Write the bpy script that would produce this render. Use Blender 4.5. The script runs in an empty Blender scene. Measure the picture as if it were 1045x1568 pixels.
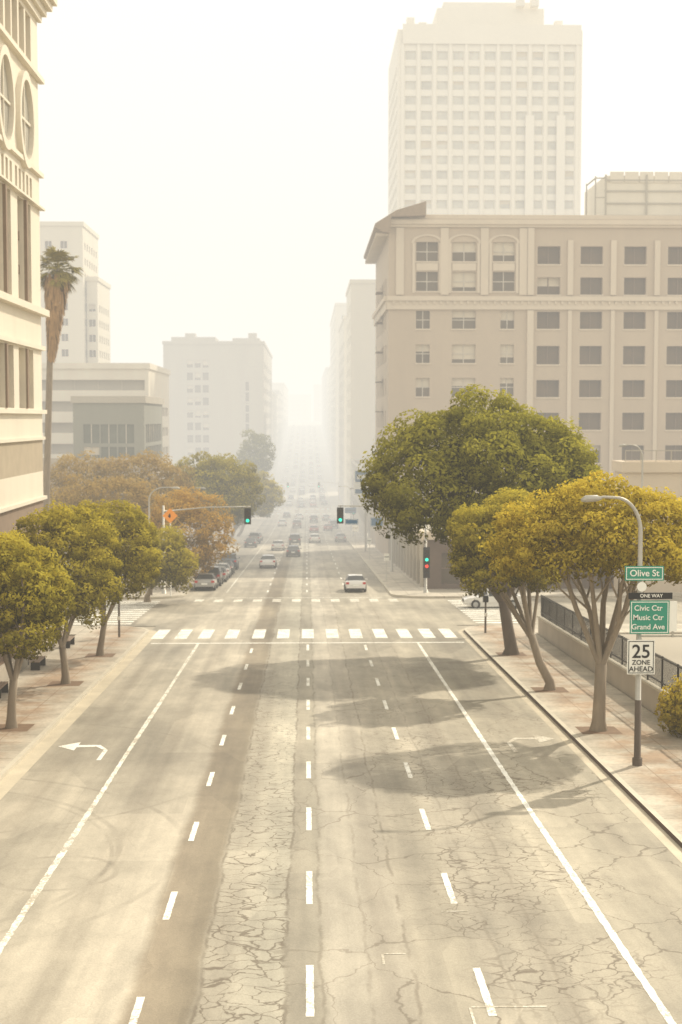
import bpy, math, random
import numpy as np
from mathutils import Vector, Matrix

random.seed(4)
S = bpy.context.scene
S.view_settings.view_transform = 'Standard'
S.view_settings.look = 'None'
S.view_settings.exposure = 0
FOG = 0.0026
SUN_EL = 39.0; SUN_AZ = 42.0

# ------------------------------------------------------------ terrain profile
PTS = [(-200,11.67),(84,0),(92,-.25),(118,-1.6),(260,-8.7),(320,-10.8),(380,-12.2),(450,-12.7),
       (520,-12.0),(600,-9.5),(700,-5.0),(900,5),(1000,8.5),(1100,10),(5000,10)]
PX = np.array([p[0] for p in PTS], float); PZ = np.array([p[1] for p in PTS], float)
B = np.array(list(range(-60,140,2))+list(range(140,500,5))+list(range(500,1200,20))+[1200,1600,2500,4500], float)
ZB = np.array([np.mean([np.interp(b+o, PX, PZ) for o in np.linspace(-9,9,13)]) for b in B])
def zr(y): return float(np.interp(y, B, ZB))

# ------------------------------------------------------------ node helpers
class N:
    def __init__(s, name):
        s.m = bpy.data.materials.new(name); s.m.use_nodes = True
        s.t = s.m.node_tree; s.t.nodes.clear()
        s.out = s.t.nodes.new('ShaderNodeOutputMaterial')
        s.tc = s.t.nodes.new('ShaderNodeTexCoord')
        s.obj = s.tc.outputs['Object']
    def new(s, typ, **kw):
        n = s.t.nodes.new(typ)
        for k, v in kw.items(): setattr(n, k, v)
        return n
    def l(s, a, b): s.t.links.new(a, b)
    def setin(s, sock, v):
        if hasattr(v, 'is_linked') or isinstance(v, bpy.types.NodeSocket): s.l(v, sock)
        else:
            if isinstance(v, (tuple, list)) and len(v) == 3 and sock.type == 'RGBA': v = (*v, 1)
            sock.default_value = v
    def math(s, op, a, b=None, c=None, clamp=False):
        n = s.new('ShaderNodeMath', operation=op); n.use_clamp = clamp
        s.setin(n.inputs[0], a)
        if b is not None: s.setin(n.inputs[1], b)
        if c is not None: s.setin(n.inputs[2], c)
        return n.outputs[0]
    def noise(s, scale, detail=4, vec=None, rough=.55, stretch=None):
        n = s.new('ShaderNodeTexNoise')
        n.inputs['Scale'].default_value = scale; n.inputs['Detail'].default_value = detail
        n.inputs['Roughness'].default_value = rough
        v = vec or s.obj
        if stretch:
            mp = s.new('ShaderNodeMapping'); mp.inputs['Scale'].default_value = stretch
            s.l(v, mp.inputs['Vector']); v = mp.outputs[0]
        s.l(v, n.inputs['Vector'])
        return n.outputs['Fac']
    def mix(s, fac, a, b, mode='MIX'):
        n = s.new('ShaderNodeMix', data_type='RGBA', blend_type=mode)
        s.setin(n.inputs[0], fac); s.setin(n.inputs[6], a); s.setin(n.inputs[7], b)
        return n.outputs[2]
    def rng(s, v, a, b, c=0., d=1., smooth=False):
        n = s.new('ShaderNodeMapRange'); n.clamp = True
        if smooth: n.interpolation_type = 'SMOOTHSTEP'
        s.setin(n.inputs[0], v)
        for i, x in enumerate((a, b, c, d)): n.inputs[i+1].default_value = x
        return n.outputs[0]
    def bsdf(s, col, rough=.8, metal=0., spec=.3, bump=None, bd=.02, emit=None, es=0):
        p = s.new('ShaderNodeBsdfPrincipled')
        s.setin(p.inputs['Base Color'], col); s.setin(p.inputs['Roughness'], rough)
        p.inputs['Metallic'].default_value = metal
        p.inputs['Specular IOR Level'].default_value = spec
        if emit: 
            p.inputs['Emission Color'].default_value = (*emit, 1); p.inputs['Emission Strength'].default_value = es
        if bump is not None:
            b = s.new('ShaderNodeBump'); b.inputs['Distance'].default_value = bd
            b.inputs['Strength'].default_value = .6
            s.l(bump, b.inputs['Height']); s.l(b.outputs[0], p.inputs['Normal'])
        s.l(p.outputs[0], s.out.inputs['Surface'])
        return p

def simple(name, col, rough=.8, var=.18, scale=1.5, metal=0., spec=.3, streak=False, emit=None, es=0, fine=25.):
    n = N(name)
    a = n.noise(scale, 3, stretch=(1,1,.25) if streak else None)
    k = n.math('MULTIPLY_ADD', a, 2*var, 1-var)
    if not streak:
        k = n.math('MULTIPLY', k, n.math('MULTIPLY_ADD', n.noise(fine, 1), var, 1-var*.5))
    c = n.mix(1., col, k, 'MULTIPLY')
    n.bsdf(c, rough, metal, spec, emit=emit, es=es)
    return n.m

def road_mat():
    n = N('bleached_asphalt')
    wob = n.noise(.35, 2)
    sep = n.new('ShaderNodeSeparateXYZ'); n.l(n.obj, sep.inputs[0])
    X = sep.outputs[0]; Y = sep.outputs[1]
    xw = n.math('ADD', X, n.math('MULTIPLY', n.math('SUBTRACT', wob, .5), .35))
    xw = n.math('ADD', xw, n.math('MULTIPLY', n.math('SUBTRACT', n.noise(3.,4,rough=.7), .5), .16))
    p = n.math('MULTIPLY_ADD', xw, .05, .5)
    r = n.new('ShaderNodeValToRGB'); n.l(p, r.inputs[0])
    st = [(-9.8,(.36,.32,.25)),(-6.6,(.42,.375,.295)),(-3.5,(.455,.405,.32)),(-3.25,(.26,.215,.155)),(-2.2,(.245,.205,.145)),(-2.0,(.42,.38,.30)),
          (-.48,(.45,.415,.33)),(-.36,(.33,.295,.23)),(.25,(.36,.325,.255)),(.45,(.465,.42,.34)),(1.8,(.445,.40,.32)),(2.15,(.36,.32,.25)),
          (3.2,(.365,.325,.25)),(3.6,(.41,.365,.285)),(6.3,(.36,.32,.245)),(9.8,(.35,.31,.235))]
    el = r.color_ramp.elements
    while len(el) < len(st): el.new(.5)
    for i, (x, c) in enumerate(st):
        el[i].position = x*.05+.5; el[i].color = (*c, 1)
    col = r.outputs[0]
    blot = n.noise(.2, 4, stretch=(1,.45,1))
    col = n.mix(1., col, n.rng(blot, .32, .66, .74, 1.16), 'MULTIPLY')
    strk = n.noise(1.6, 3, stretch=(1,.03,1))
    col = n.mix(1., col, n.rng(strk, .3, .7, .80, 1.12), 'MULTIPLY')
    stn = n.noise(.9, 5, rough=.7, stretch=(1,.5,1))
    col = n.mix(1., col, n.rng(stn, .35, .65, .84, 1.07), 'MULTIPLY')
    lane = n.math('ABSOLUTE', n.math('SUBTRACT', n.math('FRACT', n.math('MULTIPLY_ADD', X, 1/3.3, .02)), .5))
    oil = n.math('MULTIPLY', n.rng(lane, .16, .02, 0., 1., True), n.noise(.5,2,stretch=(1,.1,1)))
    col = n.mix(n.math('MULTIPLY', oil, .38), col, (.14,.11,.08))
    grain = n.noise(24, 3, rough=.75)
    col = n.mix(1., col, n.rng(grain, .3, .7, .84, 1.14), 'MULTIPLY')
    br = n.new('ShaderNodeTexVoronoi', distance='CHEBYCHEV'); br.inputs['Scale'].default_value = .16
    mp = n.new('ShaderNodeMapping'); mp.inputs['Scale'].default_value = (1.6,.6,0); mp.inputs['Location'].default_value=(3.3,1.7,0)
    n.l(n.obj, mp.inputs[0]); n.l(mp.outputs[0], br.inputs['Vector'])
    bw = n.new('ShaderNodeRGBToBW'); n.l(br.outputs['Color'], bw.inputs[0])
    col = n.mix(1., col, n.rng(bw.outputs[0], .2, .8, .87, 1.07), 'MULTIPLY')
    for cx, cy, R, w_ in ((-13.5,36.,8.6,.10),(-13.3,36.2,10.1,.10),(-6.2,34.5,1.5,.09),(-12.,47.,9.2,.08),(-14.6,35.2,9.6,.06)):
        v = n.new('ShaderNodeVectorMath', operation='DISTANCE'); n.l(n.obj, v.inputs[0])
        cmb = n.new('ShaderNodeCombineXYZ'); cmb.inputs[0].default_value=cx; cmb.inputs[1].default_value=cy; n.l(sep.outputs[2], cmb.inputs[2])
        n.l(cmb.outputs[0], v.inputs[1])
        d = n.math('ABSOLUTE', n.math('SUBTRACT', v.outputs['Value'], R))
        k = n.math('MULTIPLY', n.rng(d, w_*.5, w_*1.3, .30, 0.), n.rng(stn, .42, .58))
        k = n.math('MULTIPLY', k, n.rng(X, -3.3, -3.9))
        col = n.mix(k, col, (.10,.085,.065))
    nz = n.new('ShaderNodeTexNoise'); nz.inputs['Scale'].default_value = 1.5; nz.inputs['Detail'].default_value = 4
    n.l(n.obj, nz.inputs['Vector'])
    ad = n.new('ShaderNodeVectorMath', operation='MULTIPLY_ADD')
    n.l(nz.outputs['Color'], ad.inputs[0]); ad.inputs[1].default_value = (.9,.9,.9); n.l(n.obj, ad.inputs[2])
    wv = n.rng(n.noise(.7, 2), .35, .65, .4, 1.35)
    def crack(scale, w, sy):
        v = n.new('ShaderNodeTexVoronoi', feature='DISTANCE_TO_EDGE'); v.inputs['Scale'].default_value = scale
        m2 = n.new('ShaderNodeMapping'); m2.inputs['Scale'].default_value = (1,sy,0)
        n.l(ad.outputs[0], m2.inputs[0]); n.l(m2.outputs[0], v.inputs['Vector'])
        dd = n.math('DIVIDE', v.outputs['Distance'], wv)
        return n.rng(dd, w*.3, w, 1., 0.)
    c1 = crack(1.8, .045, 1.25); c2 = crack(.42, .011, .7)
    inband = n.math('MULTIPLY', n.rng(xw, -2.15, -2.0), n.rng(xw, -.3, -.45))
    right = n.math('MULTIPLY', n.rng(X, 1.6, 3.6), n.rng(n.noise(.16, 2), .46, .56))
    near = n.rng(Y, 85, 40, .15, 1.)
    m1 = n.math('MULTIPLY', n.math('MAXIMUM', inband, right), near)
    k1 = n.math('MULTIPLY', c1, m1)
    k2 = n.math('MULTIPLY', c2, n.math('MULTIPLY', n.rng(X, -2.5, 3.0, .12, .85), near))
    kk = n.math('MAXIMUM', k1, k2)
    sm_ = n.rng(n.noise(1.1,2),.35,.55)
    for c, a in ((-2.07,.75),(-.42,.8),(.28,.5),(2.05,.6),(4.9,.4),(-4.8,.12),(1.2,.35),(3.9,.4)):
        d = n.math('ABSOLUTE', n.math('SUBTRACT', xw, c))
        kk = n.math('MAXIMUM', kk, n.math('MULTIPLY', n.rng(d, .012, .055, a, 0.), sm_))
    col = n.mix(n.math('MULTIPLY', kk, .72), col, (.08,.056,.033))
    n.bsdf(col, .68, spec=.42, bump=grain, bd=.01)
    return n.m

def paint_mat(name, c, thr):
    n = N(name)
    a = n.noise(13, 6, rough=.8); b = n.noise(1.1, 2)
    s_ = n.math('MULTIPLY_ADD', b, .4, a)
    f = n.rng(s_, thr, thr+.09)
    col = n.mix(f, c, (.40,.355,.275))
    col = n.mix(1., col, n.rng(n.noise(.7,3), .3, .7, .84, 1.05), 'MULTIPLY')
    n.bsdf(col, .7)
    return n.m

def leaf_mat(name, c1, c2, c3, trans=.42):
    n = N(name)
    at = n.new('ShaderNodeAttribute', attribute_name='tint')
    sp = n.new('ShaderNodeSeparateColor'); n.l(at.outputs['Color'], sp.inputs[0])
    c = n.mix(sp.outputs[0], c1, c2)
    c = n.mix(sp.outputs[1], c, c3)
    d = n.new('ShaderNodeBsdfDiffuse'); n.l(c, d.inputs[0])
    t = n.new('ShaderNodeBsdfTranslucent')
    ct = n.mix(1., c, (1.25,1.2,.75), 'MULTIPLY'); n.l(ct, t.inputs[0])
    m = n.new('ShaderNodeMixShader'); m.inputs[0].default_value = trans
    n.l(d.outputs[0], m.inputs[1]); n.l(t.outputs[0], m.inputs[2])
    n.l(m.outputs[0], n.out.inputs['Surface'])
    return n.m

def glass_mat(name, c, rough=.25, spec=.2):
    n = N(name)
    a = n.noise(.35, 2)
    col = n.mix(a, tuple(x*.6 for x in c), tuple(x*1.5 for x in c))
    n.bsdf(col, rough, spec=spec)
    return n.m

M = {}
M['road'] = road_mat()
M['paint'] = paint_mat('road_paint_white', (.84,.82,.74), .72)
M['paintworn'] = paint_mat('road_paint_worn', (.78,.75,.66), .675)
M['paintold'] = paint_mat('road_paint_old', (.66,.62,.53), .65)
M['ground'] = simple('ground_earth', (.34,.30,.235), var=.25, scale=.08)
M['gutter'] = simple('gutter_concrete', (.49,.43,.325), var=.3, scale=.7)
M['kerb'] = simple('kerb_concrete', (.50,.455,.365), var=.22, scale=1.2)
M['kerbshade'] = simple('kerb_face_shade', (.10,.07,.055), var=.3, scale=1.2)  # dark colour paints in the shade on the right kerb's road-side face
M['concrete'] = simple('concrete_wall', (.42,.37,.30), var=.2, scale=.8, streak=True)
M['soil'] = simple('tree_pit_soil', (.18,.115,.07), var=.35, scale=3)

def walk_mat():
    n = N('pavement')
    bt = n.new('ShaderNodeTexBrick'); bt.offset = 0.
    n.l(n.obj, bt.inputs['Vector'])
    bt.inputs['Color1'].default_value = (.45,.405,.325,1); bt.inputs['Color2'].default_value = (.50,.445,.36,1)
    bt.inputs['Mortar'].default_value = (.26,.22,.17,1); bt.inputs['Scale'].default_value = 1.
    bt.inputs['Brick Width'].default_value = 1.4; bt.inputs['Row Height'].default_value = 1.5; bt.inputs['Mortar Size'].default_value = .02
    sep = n.new('ShaderNodeSeparateXYZ'); n.l(n.obj, sep.inputs[0])
    ax = n.math('ABSOLUTE', sep.outputs[0])
    nz = n.noise(.5, 3)
    st = n.math('MULTIPLY', n.rng(n.math('ABSOLUTE', n.math('SUBTRACT', ax, 11.8)), 2.0, .5, 0., 1., True), n.rng(n.noise(.6,4,rough=.7), .34, .57))
    st = n.math('MULTIPLY', st, n.rng(sep.outputs[1], 96, 90))
    col = n.mix(n.math('MULTIPLY', st, .72), bt.outputs[0], (.31,.195,.115))
    col = n.mix(1., col, n.rng(nz, .3, .7, .72, 1.15), 'MULTIPLY')
    col = n.mix(1., col, n.rng(n.noise(7, 3), .3, .7, .85, 1.1), 'MULTIPLY')
    n.bsdf(col, .85)
    return n.m
M['walk'] = walk_mat()

# ------------------------------------------------------------ mesh builder
class MB:
    def __init__(s): s.v=[]; s.f=[]; s.mi=[]; s.mats=[]; s.sm=[]
    def slot(s, m):
        if m not in s.mats: s.mats.append(m)
        return s.mats.index(m)
    def face(s, pts, m, smooth=False):
        b = len(s.v); s.v += [tuple(p) for p in pts]; s.f.append(tuple(range(b, b+len(pts)))); s.mi.append(s.slot(m)); s.sm.append(smooth)
    def box(s, x0,x1,y0,y1,z0,z1, m, T=None, skip=''):
        P = [(x0,y0,z0),(x1,y0,z0),(x1,y1,z0),(x0,y1,z0),(x0,y0,z1),(x1,y0,z1),(x1,y1,z1),(x0,y1,z1)]
        if T: P = [T(*p) for p in P]
        b = len(s.v); s.v += P
        for fc in ((0,3,2,1),(4,5,6,7),(0,1,5,4),(1,2,6,5),(2,3,7,6),(3,0,4,7)):
            s.f.append(tuple(b+i for i in fc)); s.mi.append(s.slot(m)); s.sm.append(False)
    def tube(s, pts, rads, m, seg=8, cap=True):
        pts = [Vector(p) for p in pts]; b = len(s.v); mi = s.slot(m)
        prev = None
        for i, p in enumerate(pts):
            d = (pts[min(i+1,len(pts)-1)] - pts[max(i-1,0)]).normalized()
            a = d.cross(Vector((0,0,1)) if abs(d.z) < .9 else Vector((1,0,0))).normalized()
            if prev is not None:
                a = (prev - d*prev.dot(d)); a = a.normalized() if a.length > 1e-4 else d.orthogonal().normalized()
            prev = a; c = d.cross(a)
            for k in range(seg):
                t = 2*math.pi*k/seg
                s.v.append(tuple(p + (a*math.cos(t)+c*math.sin(t))*rads[i]))
        for i in range(len(pts)-1):
            for k in range(seg):
                k2 = (k+1) % seg
                s.f.append((b+i*seg+k, b+i*seg+k2, b+(i+1)*seg+k2, b+(i+1)*seg+k)); s.mi.append(mi); s.sm.append(True)
        if cap:
            s.f.append(tuple(b+k for k in range(seg))); s.mi.append(mi); s.sm.append(False)
            e = b+(len(pts)-1)*seg
            s.f.append(tuple(e+k for k in range(seg))); s.mi.append(mi); s.sm.append(False)
    def build(s, name, parent=None, loc=None, rotz=0):
        me = bpy.data.meshes.new(name); me.from_pydata(s.v, [], s.f)
        for m in s.mats: me.materials.append(m)
        me.polygons.foreach_set('material_index', s.mi)
        me.polygons.foreach_set('use_smooth', s.sm)
        me.update()
        o = bpy.data.objects.new(name, me); S.collection.objects.link(o)
        if parent: o.parent = parent
        if loc: o.location = loc
        o.rotation_euler[2] = rotz
        return o

def fn(v): return v if callable(v) else (lambda y, v=v: v)
def strip(mb, x0, x1, y0, y1, off, m, skirt=0., extra=None, sm=None):
    f0, f1 = fn(x0), fn(x1)
    ys = sorted(set([y0,y1]+[float(b) for b in B if y0 < b < y1]+(list(extra) if extra else [])))
    ys = [y for y in ys if y0 <= y <= y1]
    for a, b in zip(ys[:-1], ys[1:]):
        za, zb = zr(a)+off, zr(b)+off
        mb.face([(f0(a),a,za),(f1(a),a,za),(f1(b),b,zb),(f0(b),b,zb)], m)
        if skirt:
            for f in (f0, f1):
                mb.face([(f(a),a,za),(f(b),b,zb),(f(b),b,zb-skirt),(f(a),a,za-skirt)], sm or m)
    if skirt:
        for y in (y0, y1):
            z = zr(y)+off
            mb.face([(f0(y),y,z),(f1(y),y,z),(f1(y),y,z-skirt),(f0(y),y,z-skirt)], sm or m)

# ------------------------------------------------------------ ground and roads
g = MB(); strip(g, -2500, 2500, -60, 4500, -.03, M['ground']); g.build('ground')
r = MB()
strip(r, -9.8, 9.8, -60, 92, 0, M['road'])
strip(r, -9.8, 9.8, 92, 114, 0, M['road'])
strip(r, -10.2, 7.0, 114, 1150, 0, M['road'])
strip(r, -300, -9.8, 92, 114, 0, M['road']); strip(r, 9.8, 300, 92, 114, 0, M['road'])
strip(r, -300, -10.2, 378, 396, 0, M['road']); strip(r, 7.0, 300, 378, 396, 0, M['road'])
r.build('road')

def corner(edge, yc, R, sgn, far=False):
    def f(y):
        d = (y-(yc-R)) if not far else ((yc+R)-y)
        if d <= 0: return edge
        d = min(d, R)
        return edge + sgn*(R - math.sqrt(max(R*R-d*d, 0)))
    return f
def shift(f, d): return lambda y: f(y)+d

pv = MB(); kb = MB()
RC = 3.2
for sgn in (-1, 1):
    e = corner(9.8*sgn, 91, RC, sgn); ex = [91-RC+RC*math.sin(t) for t in np.linspace(0, math.pi/2, 9)[1:-1]]
    strip(pv, shift(e, .18*sgn), 14.0*sgn, -60, 91, .15, M['walk'], extra=ex)
    strip(kb, e, shift(e, .18*sgn), -60, 91, .152, M['kerb'], skirt=.17, extra=ex, sm=M['kerbshade'] if sgn>0 else None)
    strip(kb, shift(e, (-.55 if sgn<0 else -.38)*sgn), e, -60, 90.9, .005, M['gutter'], extra=ex)
    strip(pv, 14*sgn, 260*sgn, 86, 91, .15, M['walk'], skirt=.2)
    strip(pv, 14*sgn, 40*sgn, -60, 86, .05, M['ground'])
for sgn, ed in ((-1, -10.2), (1, 7.0)):
    for y0, y1 in ((115, 378), (396, 1150)):
        e = corner(ed, y0, RC, sgn, far=True); ex = [y0+RC-RC*math.sin(t) for t in np.linspace(0, math.pi/2, 7)[1:-1]]
        strip(pv, shift(e, .18*sgn), ed+3.4*sgn, y0, y1, .15, M['walk'], skirt=.2, extra=ex)
        strip(kb, e, shift(e, .18*sgn), y0, y1, .152, M['kerb'], skirt=.17, extra=ex)
    strip(pv, ed+3.4*sgn, 260*sgn, 115, 119, .15, M['walk'], skirt=.2)
pv.build('pavement'); kb.build('kerb')

# markings
mk = MB(); P_, W_, O_ = M['paint'], M['paintworn'], M['paintold']
def jag(c, k): return lambda y: c+.004*math.sin(y*7.7+k)+.003*math.sin(y*17.+k*3)
def dash(x0,x1,y0,y1): strip(mk, jag(x0,y0), jag(x1,y0+2), y0, y1, .006, P_, extra=list(np.arange(y0+.1,y1,.13)))
for y in np.arange(23.95, 83, 6.75): dash(-3.19, -3.04, y, y+2.1)
for y in np.arange(24.95, 82, 6.75): dash(3.27, 3.42, y, y+2.5)
for y in np.arange(25.1, 82, 6.75): dash(-.03, .12, y-.1, y+2.6)
def wl(c, ph): return lambda y: c+.010*math.sin(y*.31+ph)+.007*math.sin(y*5.7+ph)+.007*math.sin(y*11.1+ph*2)
fy = list(np.arange(-20,82,.17))
strip(mk, wl(-6.42,0), wl(-6.26,2.4), -20, 82.4, .006, W_, extra=fy)
strip(mk, wl(6.40,1), wl(6.57,3.3), -20, 82.4, .006, P_, extra=fy)
strip(mk, -9.1, 9.2, 82.3, 82.65, .007, P_)
for x in (-9.0,-7.6,-6.2,-4.6,-2.95,-1.45,.05,1.55,3.0,4.5,6.0,7.4,8.7): strip(mk, x-.37, x+.37, 84.8, 89.8, .006, P_)
for x in np.arange(-8.6, 7, 1.55): strip(mk, x-.35, x+.35, 111.5, 114.3, .006, W_)
strip(mk, -9.2, 6.2, 115.6, 115.9, .007, W_)
for y in np.arange(93.2, 113, 1.55):
    strip(mk, -15.6, -11.6, y, y+.7, .006, P_); strip(mk, 11.2, 15.2, y, y+.7, .006, P_)
for y in np.arange(122, 375, 9): 
    for x in (-3.4, 0, 3.4): strip(mk, x-.07, x+.07, y, y+2.6, .008, P_)
for x in (-6.9,): strip(mk, x-.07, x+.07, 122, 370, .008, W_)
for y0 in (374, 397.5):
    for x in np.arange(-9, 6.8, 1.5): strip(mk, x-.4, x+.4, y0, y0+3.2, .01, P_)
strip(mk, -9.5, 6.5, 370.5, 371.2, .01, P_)
for y in np.arange(404, 900, 12): 
    for x in (-3.4, 0, 3.4): strip(mk, x-.08, x+.08, y, y+4, .012, P_)
def arrow(cx, cy, sgn, m):
    def q(pts): mk.face([(cx+sgn*a, cy+b, zr(cy+b)+.008) for a, b in pts], m)
    q([(-.75,-1.6),(-.60,-1.6),(-.60,.2),(-.75,.2)]); q([(-.75,.2),(-.60,.2),(-.25,.85),(-.35,1.15)])
    q([(-.35,1.15),(-.25,.85),(.45,.75),(.45,1.15)]); q([(.45,.15),(1.15,.95),(.45,1.75)])
arrow(-7.85, 50.0, -1, P_); arrow(8.05, 51.0, 1, O_)
for a in ((3.0,4.4,25.35,25.41),(2.95,3.0,23.5,25.35),(1.55,2.0,28.3,28.36),(1.5,1.55,27.7,28.3),(3.0,3.6,31.1,31.15)):
    strip(mk, a[0], a[1], a[2], a[3], .007, O_)
mk.build('road_markings')

for x, y in ((11.0,52.8),(10.9,63),(11,75.8),(-11.3,54),(-11.2,65.6),(-11.1,76)):
    b = MB(); strip(b, x-.75, x+.75, y-.8, y+.8, .156, M['soil']); b.build('tree_pit')

# ------------------------------------------------------------ trees
bark = simple('bark', (.25,.20,.145), var=.3, scale=5, streak=True)
barkd = simple('bark_dark', (.12,.09,.065), var=.3, scale=5, streak=True)
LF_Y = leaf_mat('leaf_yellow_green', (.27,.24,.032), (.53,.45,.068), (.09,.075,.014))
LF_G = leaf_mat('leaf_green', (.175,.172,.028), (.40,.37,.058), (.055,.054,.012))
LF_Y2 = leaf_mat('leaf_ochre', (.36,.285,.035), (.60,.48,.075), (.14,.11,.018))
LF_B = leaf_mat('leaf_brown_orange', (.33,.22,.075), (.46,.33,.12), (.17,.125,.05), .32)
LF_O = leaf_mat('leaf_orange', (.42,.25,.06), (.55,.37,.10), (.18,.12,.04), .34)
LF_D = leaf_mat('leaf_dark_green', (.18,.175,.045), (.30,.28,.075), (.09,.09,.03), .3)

def leaves_mesh(name, C, Nn, size, tint, mat, parent, rs):
    n = len(C)
    t = rs.normal(size=(n,3)); t -= (t*Nn).sum(1)[:,None]*Nn; t /= np.linalg.norm(t,axis=1)[:,None]+1e-9
    b = np.cross(Nn, t)
    sz = size*rs.uniform(.6,1.35,(n,1))
    V = np.empty((n,4,3))
    V[:,0] = C - t*sz; V[:,1] = C + b*sz*.48; V[:,2] = C + t*sz; V[:,3] = C - b*sz*.48
    me = bpy.data.meshes.new(name)
    me.vertices.add(n*4); me.vertices.foreach_set('co', V.reshape(-1).astype(np.float32))
    me.loops.add(n*4); me.loops.foreach_set('vertex_index', np.arange(n*4, dtype=np.int32))
    me.polygons.add(n); me.polygons.foreach_set('loop_start', np.arange(0,n*4,4,dtype=np.int32))
    me.polygons.foreach_set('loop_total', np.full(n,4,dtype=np.int32))
    a = me.color_attributes.new('tint','FLOAT_COLOR','POINT')
    cc = np.ones((n,4,4),np.float32); cc[:,:,0] = tint[:,0:1]; cc[:,:,1] = tint[:,1:2]; cc[:,:,2] = 0
    a.data.foreach_set('color', cc.reshape(-1))
    me.update(calc_edges=True); me.materials.append(mat)
    o = bpy.data.objects.new(name, me); S.collection.objects.link(o); o.parent = parent
    return o

def tree(name, base, cen, rad, mat, clump=.55, leaf=.11, per=150, dens=1.25, seed=0, trunk=.22, fork=.35, barkm=bark, inner=.5, low=-.8, limbs=7):
    rs = np.random.RandomState(seed)
    par = bpy.data.objects.new(name, None); S.collection.objects.link(par)
    base = Vector(base); cen = Vector(cen); rad = np.array(rad, float)
    area = 4*math.pi*((rad[0]*rad[1])**1.6/3+(rad[0]*rad[2])**1.6/3+(rad[1]*rad[2])**1.6/3)**(1/1.6)
    n = int(area/(math.pi*clump*clump)*dens)
    cand = rs.normal(size=(n*6,3)); cand /= np.linalg.norm(cand,axis=1)[:,None]
    cand = cand[cand[:,2] > low + .2*rs.rand(len(cand))]
    chosen = [cand[0]]; dmin = np.linalg.norm(cand-cand[0],axis=1)
    for _ in range(min(n,len(cand))-1):
        sc = dmin*(.55+.45*rs.rand(len(cand))); i = int(np.argmax(sc)); chosen.append(cand[i]); dmin = np.minimum(dmin, np.linalg.norm(cand-cand[i],axis=1))
    d = np.array(chosen)
    ph = rs.uniform(0,6.28,6)
    lump = 1 + .09*np.sin(3*d[:,0]*2+ph[0]+2*d[:,2]) + .09*np.sin(5*d[:,1]+ph[1]+3*d[:,0]) + .07*np.sin(6*d[:,2]+ph[2]+4*d[:,0])
    rr = lump*(1-.20*rs.rand(len(d))**1.4)
    pos = d*rr[:,None]*(rad - clump*.6)
    ni = int(len(d)*inner)
    di = rs.normal(size=(ni,3)); di /= np.linalg.norm(di,axis=1)[:,None]; di[:,2] = np.maximum(di[:,2], low*.8)
    posi = di*(rs.uniform(.35,.8,(ni,1)))*(rad-clump*.6)
    allp = np.vstack([pos, posi]); outer = np.r_[np.ones(len(pos)), np.zeros(ni)]
    Cs=[]; Ns=[]; Ts=[]
    for p, o in zip(allp, outer):
        k = int(per*(1 if o else .6)*rs.uniform(.8,1.2)); cr = clump*rs.uniform(.65,1.3)
        q = rs.normal(size=(k,3)); q /= np.linalg.norm(q,axis=1)[:,None]
        od = p/(np.linalg.norm(p)+1e-6) + np.array([0,0,.35])
        keep = (q@od) > -.45; q = q[keep]
        R = cr*(1.06-.35*rs.rand(len(q),1)**2.2)
        stray = rs.rand(len(q),1) < .06
        R = np.where(stray, R*rs.uniform(1.05,1.35,R.shape), R)
        c = p + q*R*np.array([1.,1.,.85])
        nn = q*1.0 + rs.normal(size=q.shape)*.42 + np.array([0,0,.2]); nn /= np.linalg.norm(nn,axis=1)[:,None]
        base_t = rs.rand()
        t0 = np.clip(base_t*.5 + rs.rand(len(q))*.4 + .38*q[:,2], 0, 1)  # clump tops tinted lighter as if sunlit, over random tone
        t1 = np.clip((.15 if o else .75) + rs.rand(len(q))*.25 - .7*q[:,2] , 0, 1)  # undersides and inner clumps tinted dark: shade put into leaf colour
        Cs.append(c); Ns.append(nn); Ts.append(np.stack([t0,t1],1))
    C = np.vstack(Cs)+np.array(cen); leaves_mesh('crown', C, np.vstack(Ns), leaf, np.vstack(Ts), mat, par, rs)
    mb = MB()
    fk = base.lerp(cen, fork); fk.x += rs.uniform(-.15,.15)
    mid = base.lerp(fk,.5)+Vector((rs.uniform(-.08,.08),rs.uniform(-.1,.1),0))
    mb.tube([base-Vector((0,0,.3)), base+Vector((0,0,.02)), base+Vector((0,0,.35)), mid, fk], [trunk*1.7,trunk*1.45,trunk*1.08,trunk*.95,trunk*.9], barkm, 10)
    for i in range(limbs):
        a = 2*math.pi*i/limbs + rs.uniform(-.3,.3)
        el = rs.uniform(-.15,.5)
        tip = cen + Vector((math.cos(a)*rad[0]*.6, math.sin(a)*rad[1]*.6, el*rad[2]))
        m1 = fk.lerp(tip,.4)+Vector((rs.uniform(-.2,.2),rs.uniform(-.2,.2), -.02*rad[2]))
        m2 = fk.lerp(tip,.7)+Vector((rs.uniform(-.25,.25),rs.uniform(-.25,.25), .1*rad[2]))
        r0 = trunk*rs.uniform(.42,.6)
        mb.tube([fk-Vector((0,0,.15)), m1, m2, tip],[r0,r0*.75,r0*.5,r0*.2],barkm,7)
        for j in range(4):
            st = m1.lerp(m2, rs.uniform(0,1))
            dd = np.clip(rs.normal(size=3),-1.3,1.3); e = Vector((dd[0]*rad[0]*.2, dd[1]*rad[1]*.2, abs(dd[2])*rad[2]*.2+.2))+st+(tip-m1)*.3
            mb.tube([st, st.lerp(e,.5)+Vector(rs.normal(size=3)*.1), e],[r0*.38,r0*.26,r0*.1],barkm,5)
    mb.build('trunk', parent=par)
    return par

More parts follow.
